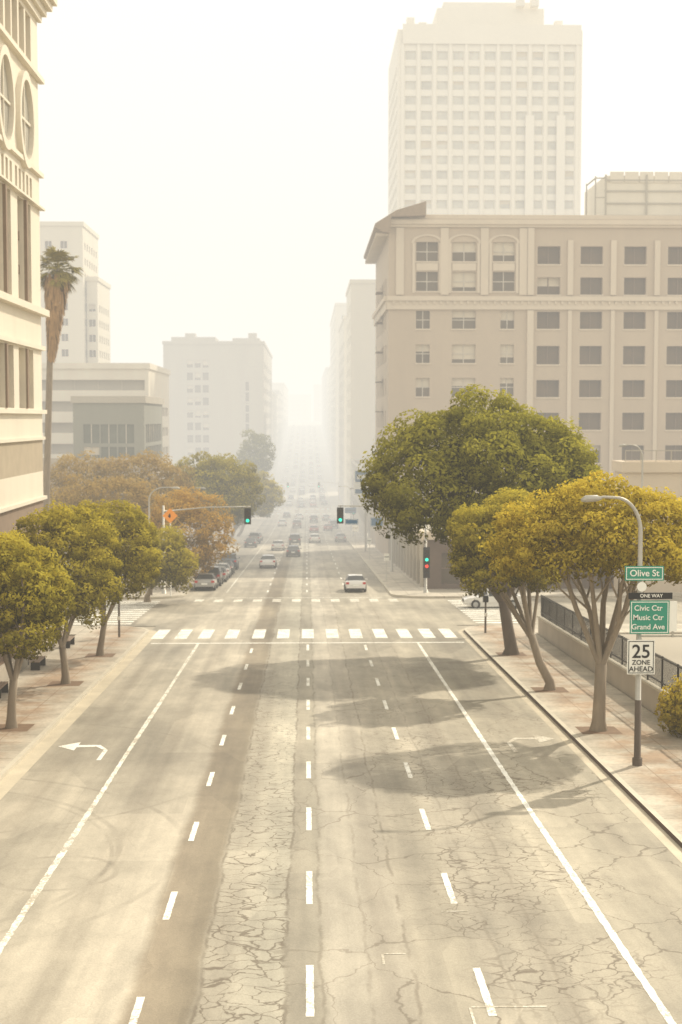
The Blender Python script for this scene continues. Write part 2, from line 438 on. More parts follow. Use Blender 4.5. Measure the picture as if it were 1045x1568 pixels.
tree('ficus_tree', (11.0,52.8,zr(52.8)+.15), (11.0,53,8.45), (3.8,3.8,2.45), LF_Y2, .50, .085, 220, 1.1, 11, .24, .36, low=-.45, limbs=9)
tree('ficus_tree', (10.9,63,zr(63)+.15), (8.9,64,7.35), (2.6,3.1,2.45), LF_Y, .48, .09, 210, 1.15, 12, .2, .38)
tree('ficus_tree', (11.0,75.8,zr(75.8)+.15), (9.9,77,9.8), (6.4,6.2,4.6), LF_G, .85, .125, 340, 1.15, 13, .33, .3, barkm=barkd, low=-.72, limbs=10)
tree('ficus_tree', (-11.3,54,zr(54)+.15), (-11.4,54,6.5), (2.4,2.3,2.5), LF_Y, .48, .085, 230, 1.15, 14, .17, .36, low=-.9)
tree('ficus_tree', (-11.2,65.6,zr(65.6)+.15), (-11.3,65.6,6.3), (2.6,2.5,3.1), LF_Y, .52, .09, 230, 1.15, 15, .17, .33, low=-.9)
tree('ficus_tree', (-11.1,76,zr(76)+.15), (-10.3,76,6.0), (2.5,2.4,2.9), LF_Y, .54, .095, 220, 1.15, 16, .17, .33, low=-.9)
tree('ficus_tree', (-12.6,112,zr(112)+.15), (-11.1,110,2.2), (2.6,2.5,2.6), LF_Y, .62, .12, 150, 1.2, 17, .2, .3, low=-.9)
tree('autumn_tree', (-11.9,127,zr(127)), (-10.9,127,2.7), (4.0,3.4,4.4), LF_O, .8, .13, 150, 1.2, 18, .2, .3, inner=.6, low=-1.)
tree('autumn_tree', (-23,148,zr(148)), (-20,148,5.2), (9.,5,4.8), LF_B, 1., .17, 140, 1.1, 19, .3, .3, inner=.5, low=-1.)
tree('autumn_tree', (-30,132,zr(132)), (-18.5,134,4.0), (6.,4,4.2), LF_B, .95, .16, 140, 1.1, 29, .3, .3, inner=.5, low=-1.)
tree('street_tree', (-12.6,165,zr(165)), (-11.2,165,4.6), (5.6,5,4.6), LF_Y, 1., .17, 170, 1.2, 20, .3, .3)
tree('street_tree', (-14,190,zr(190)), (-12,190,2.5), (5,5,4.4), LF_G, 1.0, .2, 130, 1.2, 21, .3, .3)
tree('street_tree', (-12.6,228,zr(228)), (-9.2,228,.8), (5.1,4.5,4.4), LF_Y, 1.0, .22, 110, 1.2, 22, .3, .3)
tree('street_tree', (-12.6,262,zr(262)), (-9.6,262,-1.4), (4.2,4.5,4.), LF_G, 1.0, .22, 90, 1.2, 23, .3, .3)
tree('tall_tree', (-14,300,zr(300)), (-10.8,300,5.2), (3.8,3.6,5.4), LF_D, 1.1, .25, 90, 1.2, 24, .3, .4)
tree('shrub', (14.6,52,zr(52)), (14.3,51.5,2.5), (1.4,1.5,1.2), LF_Y2, .4, .09, 130, 1.2, 25, .07, .2)

def palm(x, y, top):
    par = bpy.data.objects.new('palm_tree', None); S.collection.objects.link(par)
    mb = MB(); z0 = zr(y)
    mb.tube([(x-1.6,y,z0),(x-1.2,y,z0+9),(x-.6,y,top-6),(x,y,top-1.4)],[.42,.32,.28,.3],bark,9)
    mb.build('trunk', parent=par)
    rs = np.random.RandomState(5)
    green = simple('palm_leaf', (.27,.22,.05), var=.3, scale=2); brown = simple('palm_skirt', (.36,.22,.10), var=.35, scale=2)
    lm = MB()
    c = Vector((x,y,top-1.5))
    for i in range(70):
        a = rs.uniform(0,6.28); el = rs.uniform(-.9,1.35); L = rs.uniform(.9,1.65)
        d = Vector((math.cos(a)*math.cos(el), math.sin(a)*math.cos(el), math.sin(el)))
        st = c + d*L
        lm.tube([c, st],[.03,.02],green,4,False)
        side = d.cross(Vector((0,0,1))).normalized(); up = side.cross(d)
        for k in range(15):
            t = (k/14-.5)*2.5
            dd = (d*math.cos(t)+side*math.sin(t)+up*rs.uniform(-.12,.12)).normalized(); ln = rs.uniform(.8,1.15)
            e = st+dd*ln+Vector((0,0,-.28*ln)); w = dd.cross(up).normalized()*.07
            md = st+dd*ln*.5
            lm.face([st, md+w, e, md-w], green)
    for i in range(650):
        a = rs.uniform(0,6.28); zz = rs.uniform(0,6.8); rr = 1.05*(1-zz/8.5)
        p = Vector((x-.09*zz+math.cos(a)*rr, y+math.sin(a)*rr, top-1.9-zz)); w = Vector((-math.sin(a),math.cos(a),0))*.12
        e = p+Vector((math.cos(a)*.15,math.sin(a)*.15,-1.3))
        lm.face([p-w, p+w, e+w*.3, e-w*.3], brown)
    lm.build('fronds', parent=par)
palm(-22.5, 130, 28.1)

# ------------------------------------------------------------ buildings
def Tf(Y): return lambda u, w, z: (u, Y+w, z)
def Tr(X): return lambda u, w, z: (X-w, u, z)
def Tl(X): return lambda u, w, z: (X+w, u, z)
GL = glass_mat('window_glass', (.12,.088,.055)); GLB = glass_mat('window_glass_brown', (.11,.072,.04)); GLG = glass_mat('window_glass_green', (.11,.115,.09)); GLP=glass_mat('window_glass_pale',(.36,.34,.29)); GLT=glass_mat('tower_glass',(.50,.475,.41))  # tower glass paled: haze wash put into its colour
BLIND = simple('window_blind', (.55,.48,.37), var=.1)
FRAME = simple('window_frame', (.50,.45,.37), var=.1)
FRB = simple('window_frame_brown', (.18,.125,.085), var=.15)

def facade(mb, T, u0,u1,z0,z1, wins, depth, mw, mg=GL, mf=FRAME, mull=(1,1), rs=None, blind=.35, sill=None, fw=.06):
    us = sorted(set([u0,u1]+[round(w[i],4) for w in wins for i in (0,1)])); zs = sorted(set([z0,z1]+[round(w[i],4) for w in wins for i in (2,3)]))
    us = [u for u in us if u0 <= u <= u1]; zs = [z for z in zs if z0 <= z <= z1]
    occ = set()
    for w in wins:
        for i in range(len(us)-1):
            if us[i] >= w[0]-1e-3 and us[i+1] <= w[1]+1e-3:
                for j in range(len(zs)-1):
                    if zs[j] >= w[2]-1e-3 and zs[j+1] <= w[3]+1e-3: occ.add((i,j))
    for i in range(len(us)-1):
        j = 0
        while j < len(zs)-1:
            if (i,j) in occ: j += 1; continue
            k = j
            while k+1 < len(zs)-1 and (i,k+1) not in occ: k += 1
            mb.face([T(us[i],0,zs[j]),T(us[i+1],0,zs[j]),T(us[i+1],0,zs[k+1]),T(us[i],0,zs[k+1])], mw); j = k+1
    for w in wins:
        a,b,c,d = w[:4]
        mb.face([T(a,0,c),T(b,0,c),T(b,depth,c),T(a,depth,c)], mw); mb.face([T(a,0,d),T(b,0,d),T(b,depth,d),T(a,depth,d)], mw)
        mb.face([T(a,0,c),T(a,0,d),T(a,depth,d),T(a,depth,c)], mw); mb.face([T(b,0,c),T(b,0,d),T(b,depth,d),T(b,depth,c)], mw)
        mb.face([T(a,depth,c),T(b,depth,c),T(b,depth,d),T(a,depth,d)], mg)
        for i in range(mull[0]):
            u = a+(b-a)*(i+1)/(mull[0]+1); mb.box(u-fw,u+fw,depth-.09,depth-.01,c,d,mf,T)
        for i in range(mull[1]):
            z = c+(d-c)*(i+1)/(mull[1]+1); mb.box(a,b,depth-.085,depth-.012,z-fw,z+fw,mf,T)
        if rs is not None and rs.rand() < blind:
            f = rs.uniform(.25,.8); mb.face([T(a,depth-.005,d-(d-c)*f),T(b,depth-.005,d-(d-c)*f),T(b,depth-.005,d),T(a,depth-.005,d)], BLIND)
        if sill: mb.box(a-.12,b+.12,-.1,.05,c-.18,c-.003,sill,T)

def grid(u0,u1,z0,z1,du,wu,dz,wh):
    n = max(1,int((u1-u0)/du)); pad = (u1-u0-n*du)/2; m = max(1,int((z1-z0)/dz))
    return [(u0+pad+i*du+(du-wu)/2, u0+pad+i*du+(du+wu)/2, z0+j*dz+(dz-wh)/2, z0+j*dz+(dz+wh)/2) for i in range(n) for j in range(m)]

def building(name, x0,x1,y0,y1,zt, mw, side, du=3.5,wu=1.8,dz=3.6,wh=1.8, depth=.3, mg=GL, seed=0, zb=None, roof=True, blind=.3, mull=(1,0), wins=None, cap=None, build=True):
    rs = np.random.RandomState(seed); mb = MB()
    if zb is None: zb = min(zr(y0), zr(y1))-1
    m = 1.2
    facade(mb, Tf(y0), x0,x1,zb,zt, wins if wins is not None else grid(x0+m,x1-m,zb+5,zt-1.5,du,wu,dz,wh), depth, mw, mg, rs=rs, blind=blind, mull=mull)
    sw = grid(y0+m,y1-m,zb+5,zt-1.5,du,wu,dz,wh)
    if side == 'r': facade(mb, Tr(x1), y0,y1,zb,zt, sw, depth, mw, mg, rs=rs, blind=blind, mull=mull); mb.face([(x0,y0,zb),(x0,y1,zb),(x0,y1,zt),(x0,y0,zt)], mw)
    else: facade(mb, Tl(x0), y0,y1,zb,zt, sw, depth, mw, mg, rs=rs, blind=blind, mull=mull); mb.face([(x1,y0,zb),(x1,y1,zb),(x1,y1,zt),(x1,y0,zt)], mw)
    mb.face([(x0,y1,zb),(x1,y1,zb),(x1,y1,zt),(x0,y1,zt)], mw); mb.face([(x0,y0,zt-.02),(x1,y0,zt-.02),(x1,y1,zt-.02),(x0,y1,zt-.02)], mw)
    c = cap or mw
    e = .25
    mb.box(x0-e,x1+e,y0-e,y0+.4,zt,zt+.9,c); mb.box(x0-e,x1+e,y1-.4,y1+e,zt,zt+.9,c)
    mb.box(x0-e,x0+.4,y0+.4,y1-.4,zt,zt+.9,c); mb.box(x1-.4,x1+e,y0+.4,y1-.4,zt,zt+.9,c)
    if build: mb.build(name)
    return mb

CREAM = simple('stucco_cream', (.45,.365,.27), var=.12, scale=.3, streak=True)
CREAM2 = simple('stucco_trim', (.57,.485,.375), var=.1, scale=.4, streak=True)
PALE = simple('pale_stone', (.64,.58,.46), var=.12, scale=.2, streak=True)
PALE2 = simple('tower_cladding', (.74,.69,.59), var=.06, scale=.2, streak=True)  # pale too, so the tower's low haze contrast sits in the colour
GREY = simple('grey_concrete', (.41,.37,.30), var=.15, scale=.2, streak=True)
WHITE = simple('white_concrete', (.68,.62,.51), var=.12, scale=.4, streak=True)
BROWN = simple('brown_granite', (.25,.185,.135), var=.2, scale=1.5)
TAN = simple('tan_stone', (.40,.335,.245), var=.15, scale=1.2)

def left_building():
    mb = MB(); X = -16.; T = Tr(X); y1 = 86.7; y0 = 41.5; cs = [82.0-5.6*i for i in range(8)]
    rs = np.random.RandomState(3)
    def band(z0,z1,wins,mw,mg=GLB,mull=(0,0),depth=.5,bl=0.): facade(mb,T,y0,y1,z0,z1,wins,depth,mw,mg,FRB,mull,rs,bl)
    band(zr(y1)-1, 8.4, [(c-1.9,c+1.9,1.5,6.5) for c in cs], BROWN, mull=(2,1))
    band(8.4, 10.0, [], WHITE); band(10.0, 12.0, [], TAN); band(12.0,13.7,[],WHITE)
    band(13.7, 17.2, [(c+o-.95,c+o+.95,13.75,17.15) for c in cs for o in (-1.15,1.15)], WHITE, mull=(0,1), depth=.55, bl=.2)
    band(17.2, 19.7, [], WHITE)
    band(19.7, 25.6, [(c+o-.85,c+o+.85,19.8,25.5) for c in cs for o in (-1.05,1.05)], WHITE, mull=(0,2), depth=.7, bl=.2)
    band(25.6, 27.6, [(c+o-.3,c+o+.3,25.75,27.1) for c in cs for o in (-2.1,-1.05,0,1.05,2.1)], WHITE, mull=(0,0))
    band(27.6, 33.1, [], WHITE)
    band(33.1, 36.6, [(c+o-.75,c+o+.75,33.5,36.4) for c in cs for o in (-1.9,0,1.9)], WHITE, depth=.8)
    band(36.6, 39.5, [], WHITE)
    for c in cs:
        pts = [T(c+1.75*math.cos(t), -.02, 30+2.2*math.sin(t)) for t in np.linspace(0,2*math.pi,41)[:-1]]
        mb.face(pts, GLP)
        tt = np.linspace(0,2*math.pi,41)
        for (r0,r1,w) in ((1.0,1.22,-.3),):
            for a,b in zip(tt[:-1],tt[1:]):
                def E(k,t,w): return T(c+1.75*k*math.cos(t), w, 30+2.2*k*math.sin(t))
                mb.face([E(r0,a,w),E(r0,b,w),E(r1,b,w),E(r1,a,w)], WHITE)
                mb.face([E(r0,a,w),E(r0,b,w),E(r0,b,0),E(r0,a,0)], WHITE); mb.face([E(r1,a,w),E(r1,b,w),E(r1,b,0),E(r1,a,0)], WHITE)
        mb.box(c-.07,c+.07,-.12,-.025,27.85,32.15,WHITE,T); mb.box(c-1.7,c+1.7,-.13,-.03,29.93,30.07,WHITE,T)
        mb.box(c-.19,c+.19,-.12,.1,13.75,17.15,BROWN,T); mb.box(c-.19,c+.19,-.18,.1,19.8,25.5,BROWN,T)
        for z in (21.6,23.5): mb.box(c-1.9,c+1.9,.25,.5,z-.25,z+.25,BROWN,T)
    for z0,z1,p in ((13.45,13.69,.25),(17.25,17.5,.22),(19.3,19.68,.45),(25.62,25.74,.3),(27.55,27.8,.25),(33.12,33.4,.35),(11.9,12.08,.15),(8.3,8.5,.2)):
        mb.box(y0,y1+p,-p,.0-.001,z0,z1,WHITE,T)
    for i,(z,p) in enumerate(((36.7,.25),(37.1,.5),(37.5,.8),(37.9,1.05),(38.4,1.15),(39.0,1.0))):
        mb.box(y0,y1+p,-p,-.001,z,z+.39+(.1 if i>2 else 0),WHITE,T)
    xb = -60
    for y in (y0,y1): mb.face([(X,y,-3),(xb,y,-3),(xb,y,39.5),(X,y,39.5)], WHITE)
    mb.face([(X,y0,39.5),(X,y1,39.5),(xb,y1,39.5),(xb,y0,39.5)], GREY); mb.face([(xb,y0,-3),(xb,y1,-3),(xb,y1,39.5),(xb,y0,39.5)], WHITE)
    mb.build('office_building_with_oval_windows')
left_building()

def main_building():
    mb = MB(); Y=180.; T=Tf(Y); rs=np.random.RandomState(8); s=.0826
    def U(p): return (p-470)*s
    def Z(p): return 13.2-(p-640)*s
    x0,x1 = 10.3, 62.; zb=-8; zt=Z(338)
    cols_l = [(U(637),U(670)),(U(692),U(728)),(U(754),U(787))]
    cols_r = [(U(822),U(857)),(U(888),U(922)),(U(955),U(989)),(U(1022),U(1056)),(U(1088),U(1120)),(U(1150),U(1182))]
    wl=[]; wr=[]
    for a,b in cols_l:
        for t,bt in ((373,402),(418,447),(477,504),(528,556),(579,607),(630,658),(682,709),(732,760),(782,810)):
            nar = (.5 if (t>450 and (a,b)!=cols_l[1]) else 0)
            wl.append((a+(0 if (a,b)!=cols_l[2] else nar*2), b-(nar*2 if (a,b)!=cols_l[2] else 0), Z(bt),Z(t)))
    for a,b in cols_r:
        for t,bt in ((379,406),(426,452),(478,504),(530,558),(582,608),(632,658),(682,709),(732,760),(782,810)):
            wr.append((a,b,Z(bt),Z(t)))
    xm = U(812)
    facade(mb,T,x0,xm,zb,zt,wl,.4,CREAM,GL,FRAME,(1,1),rs,.65,sill=CREAM2)
    facade(mb,T,xm,x1,zb,zt,wr,.7,CREAM,GLB,FRB,(1,0),rs,.12,sill=CREAM2)
    for a,b in cols_l:
        c=(a+b)/2; R=(b-a)/2+.3
        tt=np.linspace(0,math.pi,15)
        for t0,t1 in zip(tt[:-1],tt[1:]):
            def E(r,t,w): return T(c+r*math.cos(t),w,Z(375)+.55*r*math.sin(t))
            mb.face([E(R,t0,-.14),E(R,t1,-.14),E(R+.35,t1,-.14),E(R+.35,t0,-.14)],CREAM2)
            mb.face([E(R+.35,t0,-.14),E(R+.35,t1,-.14),E(R+.35,t1,0),E(R+.35,t0,0)],CREAM2); mb.face([E(R,t0,-.14),E(R,t1,-.14),E(R,t1,0),E(R,t0,0)],CREAM2)
        for u in (a-.5,b+.15): mb.box(u,u+.35,-.14,-.001,Z(450),Z(375),CREAM2,T)
        mb.box(a,b,-.1,-.001,Z(416),Z(405),CREAM2,T)
    for p in (612,680,741,800): mb.box(U(p)-.5,U(p)+.5,-.22,-.002,Z(453),Z(352),CREAM2,T)
    for p in (872,938,1005,1072): 
        mb.box(U(p)-.35,U(p)+.35,-.3,-.002,Z(453),Z(370),CREAM2,T); mb.box(U(p)-.25,U(p)+.25,-.2,-.002,zb,Z(476),CREAM2,T)
    mb.box(xm-.45,xm+.35,-.35,-.002,zb,Z(476),CREAM2,T); mb.box(xm-.45,xm+.35,-.35,-.002,Z(453),Z(352),CREAM2,T)
    for t,b,p in ((455,462,.55),(462,475,.3),(340,347,.6),(347,351,.35)): mb.box(x0-.2,x1,-p,-.001,Z(b),Z(t)-.004,CREAM2,T)
    mb.box(x0,x1,0,.4,zt,zt+.5,CREAM2,T)
    for i in range(60):
        u=x0+.5+i*.85
        if u<x1: mb.box(u,u+.3,-.48,-.301,Z(467),Z(462.3),CREAM2,T)
    T2=Tl(x0); ws=grid(Y+2,212,-2,34,4.4,1.8,4.28,2.3)
    facade(mb,T2,Y,213,zb,zt,ws,.3,CREAM,GL,FRAME,(1,1),rs,.4)
    mb.box(Y,213,-.55,-.001,Z(462),Z(455),CREAM2,T2); mb.box(Y,213,-.3,-.001,Z(475),Z(462)-.004,CREAM2,T2)
    for z in range(2,34,4):
        mb.box(192.4,195.6,-.9,-.002,z,z+.12,FRB,T2); mb.box(192.4,195.6,-.9,-.84,z+.12,z+1.0,FRAME,T2)
    for a,b in (((x0,213),(x1,213)),((x1,213),(x1,Y))): mb.face([(a[0],a[1],zb),(b[0],b[1],zb),(b[0],b[1],zt),(a[0],a[1],zt)],CREAM)
    mb.face([(x0,Y,zt-.01),(x1,Y,zt-.01),(x1,213,zt-.01),(x0,213,zt-.01)],GREY)
    ROOF=simple('roof_tile',(.28,.21,.145),var=.2,scale=2)
    prof=[(8.5,36.9),(8.55,37.35),(11.2,39.0),(14.9,40.1),(14.9,38.35),(10.6,38.2),(10.3,36.2),(9.6,36.3)]
    ya,yb=178.6,213.5
    mb.face([(x,ya,z) for x,z in prof],ROOF); mb.face([(x,yb,z) for x,z in prof],ROOF)
    for k in range(len(prof)):
        p,q=prof[k],prof[(k+1)%len(prof)]; mb.face([(p[0],ya,p[1]),(q[0],ya,q[1]),(q[0],yb,q[1]),(p[0],yb,p[1])],ROOF)
    for i in range(28): mb.box(8.7,10.25,180+i*1.2,180.3+i*1.2,36.0,36.35,CREAM2)
    mb.build('beige_apartment_building')
    rb=MB(); x=39.2; y=188.
    rb.box(x,60,y,y+14,38.2,44.9,WHITE)
    for i in range(11): rb.box(x+.6+i*1.95,x+2.4+i*1.95,y-.14,y-.001,44.0,45.4,WHITE)
    for z in (39.6,41.2,42.8,44.2): rb.box(x-.15,60,y-.2,y-.141,z,z+.18,GREY)
    for xx in (x,x+5.4,x+10.8): rb.box(xx-.12,xx+.12,y-.3,y-.21,37.9,45.,GREY)
    for xx,yy in ((x-1.3,y),(x-1.3,y+6)): rb.box(xx-.08,xx+.08,yy-.08,yy+.08,37.9,44.8,GREY)
    rb.box(x-1.3,x-.001,y-.07,y+.07,44.5,44.65,GREY); rb.box(x-1.3,x-.001,y-.07,y+.07,42,42.12,GREY); rb.box(x-1.37,x-1.23,y+.08,y+5.9,44.5,44.65,GREY)
    rb.build('rooftop_cooling_tower')
main_building()

def tower():
    mb=MB(); Y=300.; x0,x1=19.,57.4; zt=93.5; zb=-12
    n=11; du=(x1-x0-2)/n
    wins=[(x0+1+i*du+.55,x0+1+(i+1)*du-.55,z,z+1.75) for i in range(n) for z in np.arange(5,90,3.05)]
    facade(mb,Tf(Y),x0,x1,zb,zt,wins,.3,PALE2,GLT,FRAME,(0,0),np.random.RandomState(2),.15)
    facade(mb,Tl(x0),Y,Y+34,zb,zt,grid(Y+1,Y+33,5,90,3.4,2.2,3.05,1.7),.3,PALE2,GLT,FRAME,(0,0))
    for i in range(n+1): mb.box(x0+1+i*du-.3,x0+1+i*du+.3,Y-.35,Y-.001,zb,zt-3,PALE2)
    for xx in (46.5,53.): mb.box(xx-.9,xx+.9,Y-.7,Y-.351,zb,76,PALE2)
    for a,b in (((x0,Y+34),(x1,Y+34)),((x1,Y+34),(x1,Y))): mb.face([(a[0],a[1],zb),(b[0],b[1],zb),(b[0],b[1],zt),(a[0],a[1],zt)],PALE2)
    mb.face([(x0,Y,zt),(x1,Y,zt),(x1,Y+34,zt),(x0,Y+34,zt)],PALE2)
    mb.box(x0+1,x1-.3,Y-.5,Y-.352,zt-3,zt+1.,PALE2)
    mb.box(27.5,50,Y+4,Y+30,zt+.01,99.,PALE2); mb.box(29,49,Y+6,Y+28,99.01,100.8,PALE2)
    for x,h in ((21,3),(23.5,2),(44,3.5),(47,2.2),(52,2.5)): mb.box(x,x+1.6,Y+2,Y+3.9,zt+.01 if x<27 or x>50 else 99.01,(zt if x<27 or x>50 else 99)+h,PALE2)
    mb.build('high_rise_tower')
tower()

building('white_corner_building',10.4,30,335,372,44.6,PALE,'l',3.6,1.4,3.8,2.,seed=1,blind=.6, wins=[])
building('mid_block_building',10.4,26,232,332,2.5,GREY,'l',5,3,4,2.2,seed=2)
building('street_office_building',10.6,36,402,470,41,PALE,'l',3.8,2,3.7,2,seed=3)
building('street_office_building',10.6,36,520,640,54,PALE,'l',3.8,2,3.7,2,seed=4)
building('street_office_building',10.6,36,650,760,36,PALE,'l',4,2.2,3.8,2,seed=5)
building('street_office_building',10.6,36,780,1000,40,GREY,'l',5,2.6,3.8,2,seed=6)
def low_corner():
    mb=MB(); T=Tl(10.4); rs=np.random.RandomState(1)
    DK=simple('dark_stucco',(.13,.09,.065),var=.2,scale=1)
    w=[(127.5+i*4.4,130.7+i*4.4,-4.6-i*.22,.2-i*.15) for i in range(11)]
    facade(mb,T,126,178,-8,2.4,w,.5,WHITE,GL,FRB,(2,0),rs,.3)
    facade(mb,Tf(126.),10.4,40,-8,2.4,[(12,17,-1.6,1.2),(19,24,-1.6,1.2),(26,31,-1.6,1.2)],.4,DK,GL,FRB,(2,1),rs,.2)
    mb.face([(10.4,126,2.4),(40,126,2.4),(40,178,2.4),(10.4,178,2.4)],GREY); mb.face([(40,126,-8),(40,178,-8),(40,178,2.4),(40,126,2.4)],DK); mb.face([(10.4,178,-8),(40,178,-8),(40,178,2.4),(10.4,178,2.4)],DK)
    mb.box(10.1,40.2,125.7,126.1,2.403,3.1,CREAM2); mb.box(10.1,10.5,126.1,178,2.403,3.1,CREAM2)
    for i in range(12): mb.box(10.15,10.399,126.2+i*4.4,127.1+i*4.4,-8,2.0,GREY)
    mb.build('corner_shop_building')
low_corner()
mb=building('parking_podium',27,80,120,124,8.6,CREAM2,'l',5,3,4,1.6,seed=9,build=False,zb=-3)
for i in range(40): mb.box(27+i*1.3,27.06+i*1.3,120,120.06,9.5,10.4,GREY)
mb.box(27,79,119.98,120.08,10.4,10.48,GREY); mb.build('parking_podium')

building('background_tower',-64,-46.5,300,322,53,PALE,'r',3.2,1.4,3.2,1.5,seed=11)
building('background_tower',-46.3,-44.,303,322,42,PALE,'r',3.2,1.4,3.2,1.5,seed=12)
# white parking structure with open deck bands
pw=[(-43.4,-25.1,z,z+1.6) for z in np.arange(1,20,3.3)]
building('parking_structure',-44,-24.5,222,255,20.8,WHITE,'r',5.8,5.0,3.4,1.5,depth=1.2,mg=GREY,seed=13,mull=(4,0),blind=0,wins=pw)
GLD=simple('green_grey_cladding',(.24,.235,.19),var=.15,scale=.3,streak=True)
building('glass_office_building',-31,-21.6,190,214,15.2,GLD,'r',2.3,2.1,3.0,2.5,depth=.15,mg=GLG,seed=14,mull=(1,0),blind=.1,cap=GREY)
building('low_shop_building',-60,-19,176,189,7.0,TAN,'r',4,3,3.5,1.8,seed=15)
s=.1928
def U(p): return (p-470)*s
def Zm(p): return 13.2-(p-640)*s
ww=[(U(288)+i*2.3,U(288)+i*2.3+1.7,Zm(y)-2.2,Zm(y)) for i in range(3) for y in range(552,690,19)]
ww+=[(U(377),U(382),Zm(y)-2.6,Zm(y)) for y in range(585,660,16)]
mb=building('concrete_office_building',-42,-12.6,420,520,Zm(528),GREY,'r',3.8,2,3.7,1.8,seed=16,wins=ww,build=False,zb=-15,mull=(0,0))
mb.box(-40,-27,424,440,Zm(528)+.01,Zm(516),GREY); mb.box(-22,-14,426,445,Zm(528)+.01,Zm(517),GREY); mb.box(-36,-33,425,430,Zm(516)+.01,Zm(510),GREY)
mb.box(-17.5,-15,430,434,Zm(517)+.01,Zm(508),GREY); mb.box(-26,-22.5,424.3,430,Zm(528)+.01,Zm(522),GREY)
mb.build('concrete_office_building')
building('low_shop_building',-28,-12.9,405,418,-2,TAN,'r',4,3,3.5,2.,seed=17,zb=-15)
building('street_office_building',-34,-12.8,540,640,22,PALE,'r',4,2.2,3.8,2,seed=18)
building('street_office_building',-36,-12.8,650,780,25,GREY,'r',4,2.2,3.8,2,seed=19)
building('street_office_building',-36,-12.8,800,1000,32,PALE,'r',5,2.2,3.8,2,seed=20)
building('low_shop_building',-60,-14.5,330,372,-4,TAN,'r',4,3,3.5,2.,seed=27,zb=-15)
building('distant_building',-18,4,1250,1300,33,PALE,'r',5,2.5,4,2,seed=21)
building('distant_building',6,40,1180,1230,40,GREY,'l',5,2.5,4,2,seed=22)
building('distant_building',-130,-70,900,950,40,GREY,'r',6,3,4,2,seed=23)
building('distant_building',-220,-150,700,750,32,PALE,'r',6,3,4,2,seed=24)

fw=MB()
strip(fw,14.05,14.35,20,85.5,1.15,M['concrete'],skirt=1.3); strip(fw,13.98,14.42,20,85.6,1.25,M['kerb'],skirt=.098)
fw.build('retaining_wall')
fe=MB(); IR=simple('black_iron',(.03,.026,.022),rough=.5,var=.2)
for y in np.arange(20,85.5,.16):
    z=zr(y); th=.035 if int(round((y-20)/.16))%15==0 else .011
    fe.box(14.2-th,14.2+th,y-th,y+th,z+1.25,z+2.55,IR)
strip(fe,14.17,14.23,20,85.5,2.5,IR,skirt=.06); strip(fe,14.172,14.228,20,85.5,1.5,IR,skirt=.05)
fe.build('iron_fence')
lw=MB(); strip(lw,-15.9,-14.3,30,84,.75,M['concrete'],skirt=.8); strip(lw,-15.6,-14.6,30.4,83.6,.76,M['soil']); lw.build('planter_wall')
for y in (62.,71.,80.):
    b=MB(); z=zr(y)+.15
    for k in range(4): b.box(-13.75+k*.13,-13.65+k*.13,y-.9,y+.9,z+.43,z+.47,BROWN)
    for yy in (-.75,.75): b.box(-13.7,-13.25,y+yy-.05,y+yy+.05,z,z+.428,IR)
    for k in range(2): b.box(-13.8,-13.77,y-.9,y+.9,z+.55+k*.15,z+.65+k*.15,BROWN)
    for yy in (-.75,.75): b.box(-13.84,-13.805,y+yy-.05,y+yy+.05,z+.3,z+.82,IR)
    b.build('bench')

STEEL=simple('galvanised_steel',(.42,.40,.35),rough=.45,metal=.4,var=.12,scale=4)
POLEB=simple('pole_base_brown',(.10,.075,.055),var=.2,scale=4)
SG=simple('sign_green',(.035,.26,.175),rough=.5,var=.06); SW=simple('sign_white',(.80,.79,.72),rough=.5,var=.05); SK=simple('sign_black',(.02,.02,.02),rough=.5,var=.1)
SO=simple('sign_orange',(.90,.34,.05),rough=.5,var=.06); SB=simple('sign_blue',(.05,.13,.24),rough=.5,var=.06)
def text(body,size,loc,mat,parent):
    c=bpy.data.curves.new('lettering','FONT'); c.body=body; c.size=size; c.align_x='CENTER'; c.align_y='CENTER'; c.extrude=.004; c.offset=.006*size*2
    o=bpy.data.objects.new('lettering',c); o.location=loc; o.rotation_euler=(math.pi/2,0,0); o.data.materials.append(mat); S.collection.objects.link(o); o.parent=parent
def plate(name,x0,x1,y,z0,z1,mat,border=None,texts=(),tm=None):
    mb=MB(); mb.box(x0,x1,y,y+.03,z0,z1,mat)
    if border:
        t=.025; e=.035
        for a in ((x0+e,x1-e,z0+e,z0+e+t),(x0+e,x1-e,z1-e-t,z1-e),(x0+e,x0+e+t,z0+e+t,z1-e-t),(x1-e-t,x1-e,z0+e+t,z1-e-t)): mb.box(a[0],a[1],y-.006,y-.001,a[2],a[3],border)
    mb.box((x0+x1)/2-.04,(x0+x1)/2+.04,y+.031,y+.1,z0+.1,z1-.1,STEEL)
    o=mb.build(name)
    for b,sz,u,z in texts: text(b,sz,(u,y-.01,z),tm,o)
    return o
